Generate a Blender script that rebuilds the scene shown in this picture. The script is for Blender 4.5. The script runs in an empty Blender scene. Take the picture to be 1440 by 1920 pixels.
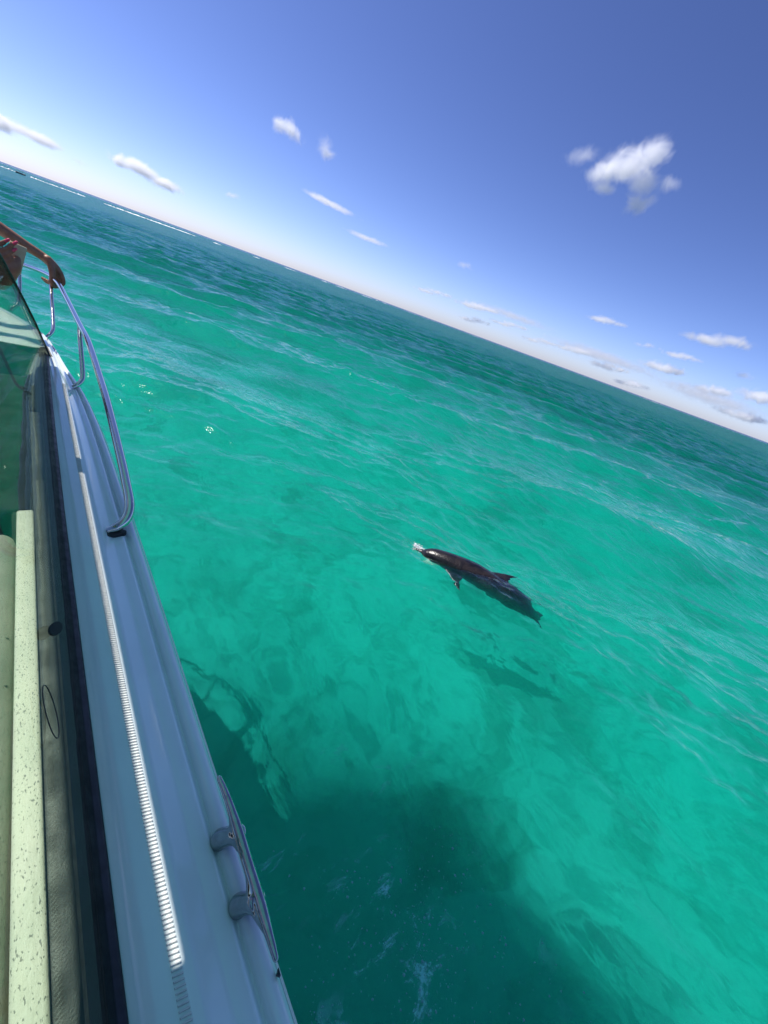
import bpy, bmesh, math, random
import numpy as np
from mathutils import Vector, Matrix

random.seed(7)
rng = np.random.default_rng(11)
S = bpy.context.scene
COL = S.collection

# ------------------------------------------------------------------ camera
# Boat frame: +Y is the boat's heading, +X is starboard, z = 0 is the water.
H = 2.2                                   # eye height above the water
FPX = 721.0                               # focal length in pixels of the 1440x1920 photograph
ROLL = math.atan2(528, 1440)
CT, ST = math.cos(ROLL), math.sin(ROLL)
PITCH = math.atan2((960 - 566) * CT, FPX)
AZ = math.radians(46.656)                 # camera azimuth to starboard of the heading

EU = Vector((math.cos(AZ), -math.sin(AZ), 0))
FH = Vector((math.sin(AZ), math.cos(AZ), 0))
UPZ = Vector((0, 0, 1))
FWD = FH * math.cos(PITCH) - UPZ * math.sin(PITCH)
UP0 = FH * math.sin(PITCH) + UPZ * math.cos(PITCH)
IX = EU * CT + UP0 * ST
IY = -EU * ST + UP0 * CT
cam_d = bpy.data.cameras.new('camera')
cam_d.sensor_fit = 'VERTICAL'
cam_d.sensor_height = 24
cam_d.sensor_width = 18
cam_d.lens = 24 * FPX / 1920
cam_d.clip_start = 0.01
cam_d.clip_end = 30000
cam = bpy.data.objects.new('camera', cam_d)
COL.objects.link(cam)
m = Matrix.Identity(4)
for i, v in enumerate((IX, IY, -FWD)):
    for k in range(3):
        m[k][i] = v[k]
m[2][3] = H
cam.matrix_world = m
S.camera = cam


def ray(x, y):
    dx, dy = x - 720, y - 960
    return IX * dx - IY * dy + FWD * FPX


def atz(x, y, z):
    """point on the horizontal plane z (world) seen at photo pixel x, y"""
    r = ray(x, y)
    return Vector((0, 0, H)) + r * ((z - H) / r.z)


def atY(x, y, Y):
    r = ray(x, y)
    return Vector((0, 0, H)) + r * (Y / r.y)


def elaz(x, y):
    r = ray(x, y).normalized()
    return math.asin(r.z), math.atan2(r.x, r.y)


# ------------------------------------------------------------------ light
SUN_EL = math.radians(60)
SUN_AZ = math.radians(327)                # clockwise from the heading
wd = bpy.data.worlds.new('World')
S.world = wd
wd.use_nodes = True
sun_d = bpy.data.lights.new('sun', 'SUN')
sun_d.energy = 4.8
sun_d.angle = math.radians(0.45)
sun_d.color = (1.0, 0.955, 0.88)
sun = bpy.data.objects.new('sun', sun_d)
COL.objects.link(sun)
TOSUN = Vector((math.sin(SUN_AZ) * math.cos(SUN_EL), math.cos(SUN_AZ) * math.cos(SUN_EL), math.sin(SUN_EL)))
sun.rotation_euler = TOSUN.to_track_quat('Z', 'Y').to_euler()
sun.location = (0, 0, 20)

S.view_settings.view_transform = 'Standard'
S.view_settings.look = 'None'
S.view_settings.exposure = 0.35
S.view_settings.gamma = 1.0
S.view_settings.use_curve_mapping = False
S.render.engine = 'CYCLES'
cy = S.cycles
cy.use_denoising = True
try:
    cy.denoiser = 'OPENIMAGEDENOISE'
except Exception:
    pass
cy.max_bounces = 16
cy.diffuse_bounces = 3
cy.glossy_bounces = 4
cy.transmission_bounces = 4
cy.volume_bounces = 12
cy.transparent_max_bounces = 16
cy.caustics_reflective = False
cy.caustics_refractive = False
cy.sample_clamp_indirect = 4.0
cy.sample_clamp_direct = 5.0


# ------------------------------------------------------------------ node helpers
class NT:
    def __init__(self, tree):
        self.t = tree
        tree.nodes.clear()

    def n(self, kind, **kw):
        nd = self.t.nodes.new(kind)
        ins = kw.pop('i', {})
        for k, v in kw.items():
            setattr(nd, k, v)
        for k, v in ins.items():
            s = nd.inputs[k]
            if isinstance(v, bpy.types.NodeSocket):
                self.t.links.new(v, s)
            else:
                s.default_value = v
        return nd

    def math(self, op, a, b=None, c=None, clamp=False):
        nd = self.t.nodes.new('ShaderNodeMath')
        nd.operation = op
        nd.use_clamp = clamp
        for k, v in enumerate((a, b, c)):
            if v is None:
                continue
            if isinstance(v, bpy.types.NodeSocket):
                self.t.links.new(v, nd.inputs[k])
            else:
                nd.inputs[k].default_value = v
        return nd.outputs[0]

    def vmath(self, op, a, b=None):
        nd = self.t.nodes.new('ShaderNodeVectorMath')
        nd.operation = op
        for k, v in enumerate((a, b)):
            if v is None:
                continue
            if isinstance(v, bpy.types.NodeSocket):
                self.t.links.new(v, nd.inputs[k])
            else:
                nd.inputs[k].default_value = v
        return nd.outputs['Value'] if op in ('DOT_PRODUCT', 'LENGTH') else nd.outputs[0]

    def maprange(self, v, a, b, c=0.0, d=1.0, smooth=True):
        nd = self.t.nodes.new('ShaderNodeMapRange')
        nd.interpolation_type = 'SMOOTHSTEP' if smooth else 'LINEAR'
        self.t.links.new(v, nd.inputs['Value'])
        for k, x in zip(('From Min', 'From Max', 'To Min', 'To Max'), (a, b, c, d)):
            nd.inputs[k].default_value = x
        return nd.outputs['Result']

    def noise(self, vec, scale, detail=4.0, rough=0.5, dist=0.0):
        nd = self.t.nodes.new('ShaderNodeTexNoise')
        self.t.links.new(vec, nd.inputs['Vector'])
        nd.inputs['Scale'].default_value = scale
        nd.inputs['Detail'].default_value = detail
        nd.inputs['Roughness'].default_value = rough
        nd.inputs['Distortion'].default_value = dist
        return nd.outputs['Fac']

    def mixc(self, f, a, b, blend='MIX'):
        nd = self.t.nodes.new('ShaderNodeMix')
        nd.data_type = 'RGBA'
        nd.blend_type = blend
        for s, v in ((nd.inputs[0], f), (nd.inputs[6], a), (nd.inputs[7], b)):
            if isinstance(v, bpy.types.NodeSocket):
                self.t.links.new(v, s)
            else:
                s.default_value = v
        return nd.outputs[2]

    def mixs(self, f, a, b):
        nd = self.t.nodes.new('ShaderNodeMixShader')
        for s, v in ((nd.inputs[0], f), (nd.inputs[1], a), (nd.inputs[2], b)):
            if isinstance(v, bpy.types.NodeSocket):
                self.t.links.new(v, s)
            else:
                s.default_value = v
        return nd.outputs[0]

    def link(self, a, b):
        self.t.links.new(a, b)


def rgba(r, g, b):
    return (r, g, b, 1.0)


def newmat(name):
    mt = bpy.data.materials.new(name)
    mt.use_nodes = True
    return mt, NT(mt.node_tree)


def simple(name, col, rough=0.5, metal=0.0, spec=0.5, var=0.0, vscale=20.0, bump=0.0, bscale=200.0, coat=0.0):
    mt, t = newmat(name)
    pos = t.n('ShaderNodeNewGeometry').outputs['Position']
    c = rgba(*col)
    p = t.n('ShaderNodeBsdfPrincipled', i={'Base Color': c, 'Roughness': rough, 'Metallic': metal,
                                           'Specular IOR Level': spec, 'Coat Weight': coat, 'Coat Roughness': 0.08})
    if var:
        f = t.noise(pos, vscale, 5, 0.6)
        c2 = rgba(*[x * (1 - var) for x in col])
        t.link(t.mixc(t.maprange(f, 0.35, 0.65), c, c2), p.inputs['Base Color'])
        t.link(t.maprange(f, 0.3, 0.7, max(0.02, rough * 0.8), rough * 1.25), p.inputs['Roughness'])
    if bump:
        b = t.n('ShaderNodeBump', i={'Height': t.noise(pos, bscale, 3, 0.6), 'Strength': bump, 'Distance': 0.002})
        t.link(b.outputs[0], p.inputs['Normal'])
    t.link(p.outputs[0], t.n('ShaderNodeOutputMaterial').inputs['Surface'])
    return mt


# ------------------------------------------------------------------ sky
t = NT(wd.node_tree)
sky = t.n('ShaderNodeTexSky', sky_type='NISHITA')
sky.sun_disc = False
sky.sun_elevation = SUN_EL
sky.sun_rotation = SUN_AZ
sky.altitude = 0
sky.air_density = 0.66
sky.dust_density = 0.42
sky.ozone_density = 2.0
# the phone's rendering of the sky: deeper and bluer
gam = t.n('ShaderNodeGamma', i={'Color': t.mixc(1.0, sky.outputs[0], rgba(0.1, 0.1, 0.1), 'MULTIPLY'), 'Gamma': 1.25})
SKYC = t.mixc(1.0, gam.outputs[0], rgba(12.9, 12.3, 15.8), 'MULTIPLY')
bg = t.n('ShaderNodeBackground', i={'Color': SKYC, 'Strength': 0.1})
t.link(bg.outputs[0], t.n('ShaderNodeOutputWorld').inputs['Surface'])


# ------------------------------------------------------------------ mesh helpers
def link_obj(name, me, mat=None, parent=None, smooth=True):
    o = bpy.data.objects.new(name, me)
    COL.objects.link(o)
    if mat:
        me.materials.append(mat)
    if smooth and len(me.polygons):
        me.polygons.foreach_set('use_smooth', [True] * len(me.polygons))
    if parent:
        o.parent = parent
    return o


def mesh(name, verts, faces, mat=None, parent=None, smooth=True, sharp=None):
    me = bpy.data.meshes.new(name)
    me.from_pydata([tuple(v) for v in verts], [], faces)
    bm = bmesh.new()
    bm.from_mesh(me)
    bmesh.ops.recalc_face_normals(bm, faces=bm.faces)
    bm.to_mesh(me)
    bm.free()
    o = link_obj(name, me, mat, parent, smooth)
    if sharp is not None:
        me.set_sharp_from_angle(angle=math.radians(sharp))
    return o


def tag(o, label, cat=None, group=None, kind=None):
    if label:
        o['label'] = label
    if cat:
        o['category'] = cat
    if group:
        o['group'] = group
    if kind:
        o['kind'] = kind
    return o


def empty(name, loc=(0, 0, 0)):
    o = bpy.data.objects.new(name, None)
    COL.objects.link(o)
    o.location = loc
    return o


def catmull(pts, rad, n=8):
    P = [np.array(p, float) for p in pts]
    R = list(rad)
    out, ro = [], []
    for i in range(len(P) - 1):
        p0 = P[max(i - 1, 0)]
        p1, p2 = P[i], P[i + 1]
        p3 = P[min(i + 2, len(P) - 1)]
        for k in range(n):
            s = k / n
            out.append(0.5 * ((2 * p1) + (-p0 + p2) * s + (2 * p0 - 5 * p1 + 4 * p2 - p3) * s * s + (-p0 + 3 * p1 - 3 * p2 + p3) * s ** 3))
            ro.append(R[i] + (R[i + 1] - R[i]) * s)
    out.append(P[-1])
    ro.append(R[-1])
    return out, ro


def tube_geo(pts, rad, seg=14, smooth=0, caps=True, round_cap=False, squash=None):
    """rings along a path; returns verts, faces"""
    if not hasattr(rad, '__len__'):
        rad = [rad] * len(pts)
    if smooth:
        pts, rad = catmull(pts, rad, smooth)
    P = [np.array(p, float) for p in pts]
    rad = list(rad)
    if round_cap:
        d0 = P[0] - P[1]
        d0 /= np.linalg.norm(d0)
        d1 = P[-1] - P[-2]
        d1 /= np.linalg.norm(d1)
        r0, r1 = rad[0], rad[-1]
        pre, prer, post, postr = [], [], [], []
        for a in (80, 55, 28):
            pre.append(P[0] + d0 * r0 * math.sin(math.radians(a)))
            prer.append(r0 * math.cos(math.radians(a)))
        for a in (28, 55, 80):
            post.append(P[-1] + d1 * r1 * math.sin(math.radians(a)))
            postr.append(r1 * math.cos(math.radians(a)))
        P = pre + P + post
        rad = prer + rad + postr
    V, F = [], []
    nrm = None
    for i, p in enumerate(P):
        a = P[min(i + 1, len(P) - 1)] - P[max(i - 1, 0)]
        a /= max(np.linalg.norm(a), 1e-9)
        if nrm is None:
            ref = np.array((0, 0, 1.0)) if abs(a[2]) < 0.9 else np.array((1.0, 0, 0))
            nrm = ref - a * ref.dot(a)
        else:
            nrm = nrm - a * nrm.dot(a)
        nrm /= np.linalg.norm(nrm)
        bn = np.cross(a, nrm)
        sx, sy = squash if squash else (1, 1)
        for k in range(seg):
            an = 2 * math.pi * k / seg
            V.append(p + rad[i] * (nrm * math.cos(an) * sx + bn * math.sin(an) * sy))
    n = len(P)
    for i in range(n - 1):
        for k in range(seg):
            k2 = (k + 1) % seg
            F.append((i * seg + k, i * seg + k2, (i + 1) * seg + k2, (i + 1) * seg + k))
    if caps:
        F.append(tuple(range(seg))[::-1])
        F.append(tuple((n - 1) * seg + k for k in range(seg)))
    return V, F


def tube(name, pts, rad, mat, parent=None, **kw):
    V, F = tube_geo(pts, rad, **kw)
    return mesh(name, V, F, mat, parent, sharp=50)


def merge_geo(parts):
    V, F = [], []
    for v, f in parts:
        o = len(V)
        V += list(v)
        F += [tuple(i + o for i in q) for q in f]
    return V, F


def box(name, x0, x1, y0, y1, z0, z1, mat, parent=None, bevel=0.01, seg=3):
    bm = bmesh.new()
    bmesh.ops.create_cube(bm, size=1)
    for v in bm.verts:
        v.co = Vector((x0 + (v.co.x + .5) * (x1 - x0), y0 + (v.co.y + .5) * (y1 - y0), z0 + (v.co.z + .5) * (z1 - z0)))
    if bevel:
        bmesh.ops.bevel(bm, geom=bm.edges[:], offset=bevel, segments=seg, profile=0.5, affect='EDGES')
    me = bpy.data.meshes.new(name)
    bm.to_mesh(me)
    bm.free()
    o = link_obj(name, me, mat, parent)
    me.set_sharp_from_angle(angle=math.radians(40))
    return o


def remeshed(name, V, F, voxel, mat, parent=None, smooth_it=6):
    """one continuous skin over overlapping closed limbs"""
    o = mesh(name, V, F)
    md = o.modifiers.new('r', 'REMESH')
    md.mode = 'VOXEL'
    md.voxel_size = voxel
    sm = o.modifiers.new('s', 'SMOOTH')
    sm.factor = 0.5
    sm.iterations = smooth_it
    dg = bpy.context.evaluated_depsgraph_get()
    me = bpy.data.meshes.new_from_object(o.evaluated_get(dg))
    old = o.data
    bpy.data.objects.remove(o)
    bpy.data.meshes.remove(old)
    me.name = name
    me.materials.clear()
    return link_obj(name, me, mat, parent)


# ------------------------------------------------------------------ water
# ---- a real wave sheet: polar grid, fine near the boat, coarse far away
WAVE_DIR = math.radians(38)
NW = 130
lam = np.exp(rng.uniform(math.log(0.10), math.log(7.0), NW))
ang = WAVE_DIR + rng.normal(0, 0.50, NW) * np.clip(1.25 - 0.10 * lam, 0.35, 1.25)
kk = 2 * np.pi / lam
slope = 0.0285 * np.where(lam > 2.5, 0.95, 1.0) * rng.uniform(0.5, 1.4, NW)
amp = slope / kk
ph = rng.uniform(0, 2 * np.pi, NW)
QST = 0.75


def patchy(X, Y, s, seed):
    r = np.random.default_rng(seed)
    o = np.zeros_like(X)
    for _ in range(7):
        a = r.uniform(0, 2 * np.pi)
        k = s * r.uniform(0.5, 1.8)
        o += np.sin(k * (X * np.cos(a) + Y * np.sin(a)) + r.uniform(0, 6.28))
    return o / 3.7


def waves(X, Y, spacing):
    dx = np.zeros_like(X)
    dy = np.zeros_like(X)
    dz = np.zeros_like(X)
    p1 = np.clip(1.0 + 0.55 * patchy(X, Y, 0.9, 3), 0.15, 2.0)
    R = np.hypot(X - 0.8, Y - 0.5)
    near = np.clip((R - 1.0) / 6.0, 0, 1)            # lee of the boat: calmer close by
    for i in range(NW):
        w = np.clip(lam[i] / (2.2 * spacing) - 1.0, 0, 1)
        if lam[i] < 1.5:
            w = w * p1 * (0.62 + 0.60 * near)
        else:
            w = w * (0.6 + 0.5 * near)
        c, s = math.cos(ang[i]), math.sin(ang[i])
        th = kk[i] * (X * c + Y * s) + ph[i]
        a = amp[i] * w
        dz += a * np.cos(th)
        dx -= QST * a * c * np.sin(th)
        dy -= QST * a * s * np.sin(th)
    return dx, dy, dz


def polar_sheet(R1):
    r = [0.25]
    while r[-1] < R1:
        x = r[-1]
        k = 0.0068 if x < 60 else (0.0068 + 0.00012 * (x - 60) if x < 250 else 0.035)
        r.append(x * (1 + max(k, 0.0068 if x > 0.9 else 0.02)))
    r[-1] = R1
    r = np.array(r)
    a1 = np.linspace(math.radians(-14), math.radians(128), 500)
    a2 = np.linspace(math.radians(128), math.radians(346), 70)[1:-1]
    a = np.concatenate([a1, a2])
    AA, RR = np.meshgrid(a, r)
    X, Y = RR * np.sin(AA), RR * np.cos(AA)
    sp = np.repeat(np.gradient(r)[:, None], len(a), 1)
    da = np.gradient(np.concatenate([a, [a[0] + 2 * np.pi]]))[:-1]
    sp = np.maximum(sp, RR * da[None, :])
    return X, Y, sp, len(r), len(a)


LAG_R = 1000.0
X, Y, sp, nr, na = polar_sheet(LAG_R)
dx, dy, dz = waves(X, Y, sp)
fade = np.clip((LAG_R - 20 - np.hypot(X, Y)) / 100, 0, 1)
dx, dy, dz = dx * fade, dy * fade, dz * fade
top = np.stack([X + dx, Y + dy, dz], -1).reshape(-1, 3)
BOT = -2.4
ob = top.reshape(nr, na, 3)[-1].copy()
ob[:, 2] = BOT
V = np.concatenate([top, ob, [[0, 0, 0]], [[0, 0, BOT]]])
# centre vertex takes a plausible height
ci, cb = len(V) - 2, len(V) - 1
idx = np.arange(nr * na).reshape(nr, na)
j2 = (np.arange(na) + 1) % na
quads = np.stack([idx[:-1], idx[1:], idx[1:][:, j2], idx[:-1][:, j2]], -1).reshape(-1, 4)
base = nr * na
skirt = np.stack([idx[-1], base + np.arange(na), base + j2, idx[-1][j2]], -1)
quads = np.concatenate([quads, skirt])[:, ::-1]
tri1 = np.stack([np.full(na, ci), idx[0][j2], idx[0]], -1)
tri2 = np.stack([np.full(na, cb), base + np.arange(na), base + j2], -1)
tris = np.concatenate([tri1, tri2])
me = bpy.data.meshes.new('lagoon_water')
nl = quads.size + tris.size
me.vertices.add(len(V))
me.vertices.foreach_set('co', V.astype(np.float32).ravel())
me.loops.add(nl)
me.loops.foreach_set('vertex_index', np.concatenate([quads.ravel(), tris.ravel()]).astype(np.int32))
me.polygons.add(len(quads) + len(tris))
ls = np.concatenate([np.arange(len(quads)) * 4, quads.size + np.arange(len(tris)) * 3]).astype(np.int32)
me.polygons.foreach_set('loop_start', ls)
me.update(calc_edges=True)
me.validate()


def mat_water():
    mt, t = newmat('lagoon_water')
    g = t.n('ShaderNodeNewGeometry')
    pos = g.outputs['Position']
    # fine wind ripple that the sheet is too coarse to carry, drawn out along the crests
    mp = t.n('ShaderNodeMapping', i={'Vector': pos, 'Rotation': (0, 0, -WAVE_DIR), 'Scale': (1.0, 0.50, 0.0)})
    pv = mp.outputs[0]
    r1 = t.noise(pv, 5.0, 3, 0.58, 0.4)
    r2 = t.noise(pv, 0.9, 3, 0.6, 0.3)
    flat = t.vmath('MULTIPLY', pos, (1, 1, 0))
    dist = t.vmath('LENGTH', flat)
    b2 = t.n('ShaderNodeBump', i={'Height': r2, 'Distance': 0.8, 'Strength': 0.0})
    t.link(t.maprange(dist, 12, 70, 0.0, 0.75), b2.inputs['Strength'])
    b1 = t.n('ShaderNodeBump', i={'Height': r1, 'Distance': 0.05, 'Strength': 0.5, 'Normal': b2.outputs[0]})
    t.link(t.maprange(dist, 1.5, 10, 0.22, 0.95), b1.inputs['Strength'])
    nrm = b1.outputs[0]
    fr = t.n('ShaderNodeFresnel', i={'IOR': 1.33, 'Normal': nrm}).outputs[0]
    gl = t.n('ShaderNodeBsdfGlossy', i={'Color': rgba(1, 1, 1), 'Roughness': 0.06, 'Normal': nrm})
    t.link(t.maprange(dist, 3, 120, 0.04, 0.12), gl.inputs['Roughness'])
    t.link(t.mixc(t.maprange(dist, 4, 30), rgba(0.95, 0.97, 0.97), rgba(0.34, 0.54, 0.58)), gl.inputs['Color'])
    tr = t.n('ShaderNodeBsdfTransparent', i={'Color': rgba(1, 1, 1)})
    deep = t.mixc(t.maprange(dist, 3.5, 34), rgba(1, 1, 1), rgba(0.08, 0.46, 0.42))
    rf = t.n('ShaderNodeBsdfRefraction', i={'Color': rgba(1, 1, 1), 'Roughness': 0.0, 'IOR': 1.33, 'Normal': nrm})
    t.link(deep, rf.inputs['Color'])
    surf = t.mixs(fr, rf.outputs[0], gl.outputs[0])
    # foam: wash left beside the boat, and a few small whitecaps
    fo = t.n('ShaderNodeBsdfDiffuse', i={'Color': rgba(0.24, 0.78, 0.66)})
    dd = t.vmath('SUBTRACT', pos, (0.95, 0.05, 0))
    dd = t.vmath('MULTIPLY', dd, (1.0, 0.95, 0))
    reg = t.maprange(t.vmath('LENGTH', dd), 0.95, 0.25)
    mf = t.n('ShaderNodeMapping', i={'Vector': pos, 'Rotation': (0, 0, math.radians(70)), 'Scale': (1.0, 1.7, 0.0)})
    f1 = t.noise(mf.outputs[0], 5.5, 9, 0.68, 0.7)
    f2 = t.noise(pos, 1.6, 3, 0.5)
    fm = t.math('MULTIPLY', t.maprange(f1, 0.53, 0.66), t.maprange(f2, 0.44, 0.60))
    fm = t.math('MULTIPLY', t.math('MULTIPLY', fm, reg), 0.9)
    nf = t.mixs(fm, surf, fo.outputs[0])
    # noise in the backface colour dapples the sunlight below, standing in for caustics
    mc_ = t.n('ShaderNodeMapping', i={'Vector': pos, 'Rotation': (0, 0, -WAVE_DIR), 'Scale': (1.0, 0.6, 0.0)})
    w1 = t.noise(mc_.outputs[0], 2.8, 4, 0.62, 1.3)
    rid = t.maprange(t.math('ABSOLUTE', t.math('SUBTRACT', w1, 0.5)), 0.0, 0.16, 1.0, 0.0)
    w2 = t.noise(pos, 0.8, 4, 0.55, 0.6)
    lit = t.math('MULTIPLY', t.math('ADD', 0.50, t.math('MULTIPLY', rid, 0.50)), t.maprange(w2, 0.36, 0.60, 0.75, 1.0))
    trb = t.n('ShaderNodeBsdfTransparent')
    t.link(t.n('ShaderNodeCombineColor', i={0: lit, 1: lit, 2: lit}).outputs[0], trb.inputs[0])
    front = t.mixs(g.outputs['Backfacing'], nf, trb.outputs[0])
    o = t.n('ShaderNodeOutputMaterial')
    t.link(front, o.inputs['Surface'])
    sc = t.n('ShaderNodeVolumeScatter', i={'Color': rgba(0.06, 1.0, 0.78), 'Density': 0.30, 'Anisotropy': 0.0})
    ab = t.n('ShaderNodeVolumeAbsorption', i={'Color': rgba(0.0, 0.908, 0.868), 'Density': 1.4})
    ad = t.n('ShaderNodeAddShader', i={0: sc.outputs[0], 1: ab.outputs[0]})
    t.link(ad.outputs[0], o.inputs['Volume'])
    return mt


M_WATER = mat_water()
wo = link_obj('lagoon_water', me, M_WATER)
tag(wo, 'clear turquoise lagoon water with small wind ripples around the boat', kind='structure')


def mat_seabed():
    mt, t = newmat('sand_bed')
    pos = t.n('ShaderNodeNewGeometry').outputs['Position']
    f = t.noise(pos, 0.75, 6, 0.6, 0.9)
    f2 = t.noise(pos, 2.4, 5, 0.6, 0.8)
    c = t.mixc(t.maprange(f, 0.46, 0.66), rgba(0.54, 0.52, 0.42), rgba(0.22, 0.22, 0.16))
    c = t.mixc(t.math('MULTIPLY', t.maprange(f2, 0.5, 0.7), 0.35), c, rgba(0.2, 0.2, 0.13))
    p = t.n('ShaderNodeBsdfDiffuse', i={'Color': c})
    t.link(p.outputs[0], t.n('ShaderNodeOutputMaterial').inputs['Surface'])
    return mt


sv, sf = [], []
rr_ = [0, 2, 4, 7, 11, 17, 26, 40, 80, 200, 990]
for r in rr_[1:]:
    for k in range(48):
        a = 2 * math.pi * k / 48
        sv.append((r * math.sin(a), r * math.cos(a), -1.6 + 0.12 * math.sin(r * 0.9 + 3 * a) * (r < 60)))
sv.append((0, 0, -1.6))
for i in range(len(rr_) - 2):
    for k in range(48):
        k2 = (k + 1) % 48
        sf.append((i * 48 + k, i * 48 + k2, (i + 1) * 48 + k2, (i + 1) * 48 + k))
for k in range(48):
    sf.append((k, (k + 1) % 48, len(sv) - 1))
tag(mesh('seabed', sv, sf, mat_seabed()), 'pale sand bed with dark weed patches under the lagoon', kind='structure')

# deep ocean beyond the reef
M_DEEP, t = newmat('deep_ocean')
pos = t.n('ShaderNodeNewGeometry').outputs['Position']
p = t.n('ShaderNodeBsdfPrincipled', i={'Base Color': rgba(0.006, 0.05, 0.085), 'Roughness': 0.25, 'IOR': 1.33})
bp = t.n('ShaderNodeBump', i={'Height': t.noise(pos, 0.15, 4, 0.6), 'Distance': 1.5, 'Strength': 0.6})
t.link(bp.outputs[0], p.inputs['Normal'])
t.link(p.outputs[0], t.n('ShaderNodeOutputMaterial').inputs['Surface'])
ov, of = [], []
for r in (LAG_R - 0.5, 2000, 5000, 14000):
    for k in range(120):
        a = 2 * math.pi * k / 120
        ov.append((r * math.sin(a), r * math.cos(a), 0.06 if r < 1500 else 0.0))
for i in range(3):
    for k in range(120):
        k2 = (k + 1) % 120
        of.append((i * 120 + k, i * 120 + k2, (i + 1) * 120 + k2, (i + 1) * 120 + k))
tag(mesh('deep_ocean', ov, of, M_DEEP), 'dark blue open ocean beyond the reef line', kind='structure')

# ------------------------------------------------------------------ fair-weather clouds: soft volumes over the sea
def mat_cloud(name, dens, scale, rag):
    mt, t = newmat(name)
    tc = t.n('ShaderNodeTexCoord').outputs['Object']
    pos = t.n('ShaderNodeNewGeometry').outputs['Position']
    r = t.vmath('LENGTH', tc)
    n = t.noise(pos, scale, 7, 0.66, 0.7)
    v = t.math('SUBTRACT', t.math('ADD', 1.0, t.math('MULTIPLY', t.math('SUBTRACT', n, 0.5), rag)), t.math('MULTIPLY', r, 1.55))
    d = t.math('MULTIPLY', t.math('POWER', t.maprange(v, -0.10, 1.0, smooth=False), 1.9), t.maprange(r, 1.0, 0.7))
    vs = t.n('ShaderNodeVolumePrincipled', i={'Color': rgba(0.999, 0.999, 0.999), 'Density': t.math('MULTIPLY', d, dens), 'Anisotropy': 0.3})
    t.link(vs.outputs[0], t.n('ShaderNodeOutputMaterial').inputs['Volume'])
    return mt


CM = {}


def cloud(label, dist, lobes, thin=1.0, rag=2.6):
    """lobes: pixel x, y, half width, half height (degrees), tilt"""
    el, az = elaz(lobes[0][0], lobes[0][1])
    key = (dist, thin, rag)
    if key not in CM:
        CM[key] = mat_cloud('cloud_vapour', 0.046 * thin * 3000 / dist, 0.011 * 3000 / dist * (1.9 if dist > 6000 else 1.25), rag)
    root = None
    for (px, py, a, b, tilt) in lobes:
        el, az = elaz(px, py)
        c = Vector((math.sin(az) * math.cos(el), math.cos(az) * math.cos(el), math.sin(el))) * dist
        bm = bmesh.new()
        bmesh.ops.create_icosphere(bm, subdivisions=3, radius=1.0)
        mc = bpy.data.meshes.new('cloud')
        bm.to_mesh(mc)
        bm.free()
        o = link_obj('cloud' if root is None else 'cloud_puff', mc, CM[key], None)
        sc_ = Matrix.Diagonal((math.radians(a) * dist * 1.25, math.radians(a) * dist * 0.8, math.radians(b) * dist * 1.25, 1))
        mw = Matrix.Translation(c) @ Matrix.Rotation(-az, 4, 'Z') @ Matrix.Rotation(-math.radians(tilt), 4, 'Y') @ sc_
        o.matrix_world = mw
        if root is None:
            root = o
        else:
            o.parent = root
            o.matrix_parent_inverse = root.matrix_world.inverted()
            o.matrix_world = mw
    return tag(root, label, 'cloud', 'fair weather clouds over the sea')


cloud('largest white puffy cloud standing alone in the deep blue sky', 3000,
      [(1185, 305, 3.6, 1.7, 14), (1225, 286, 2.2, 1.8, 20), (1125, 327, 2.2, 1.1, 5), (1198, 382, 2.0, 1.2, 30), (1257, 345, 1.3, 1.0, 0), (1132, 352, 1.8, 0.8, 0), (1205, 345, 2.0, 1.8, 0), (1165, 320, 2.6, 1.4, 10)], 0.95, 2.0)
cloud('faint torn wisp of cloud beside the largest puffy cloud', 3000, [(1090, 292, 2.2, 1.0, 25)], 0.3)
cloud('compact white cloud with a pointed top, upper of a close pair', 3000, [(545, 242, 1.9, 1.0, -16), (524, 230, 1.0, 1.0, 0)])
cloud('small torn white cloud, lower of a close pair', 3000, [(610, 278, 1.3, 1.4, 20), (613, 290, 1.0, 0.7, 0)], 0.7)
cloud('long ragged white cloud low over the sea in the pale sky', 4200, [(262, 316, 2.8, 0.8, -4), (308, 344, 2.4, 0.7, 2), (222, 302, 1.2, 0.6, 0)], 2.0)
cloud('tiny white cloud puff between the ragged cloud and the streaks', 4200, [(437, 367, 1.0, 0.42, 4)])
cloud('white cloud bank tapering away over the far surf', 4200, [(55, 250, 3.2, 0.55, -2), (0, 230, 1.8, 0.8, 0)], 2.0)
cloud('faint small cloud in the whitish sky near the far surf', 4200, [(148, 303, 0.9, 0.4, 0)], 0.5)
cloud('upper of two long thin white cloud streaks', 4200, [(620, 382, 4.0, 0.36, -4), (590, 368, 1.6, 0.3, -4)], 1.3, 1.6)
cloud('lower of two long thin white cloud streaks', 4200, [(690, 447, 3.6, 0.33, 0)], 1.0, 1.6)
cloud('faint grey cloud scrap above the middle of the horizon bank', 4200, [(872, 497, 1.6, 0.6, 0)], 0.4)
cloud('flat grey cloud with a bright rounded head above the horizon bank', 5200, [(1378, 640, 2.4, 0.7, 0), (1320, 636, 2.8, 0.6, 0)])
cloud('small grey cloud below the flat bright headed cloud', 5200, [(1400, 706, 1.3, 0.5, 0)], 0.6)

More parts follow.
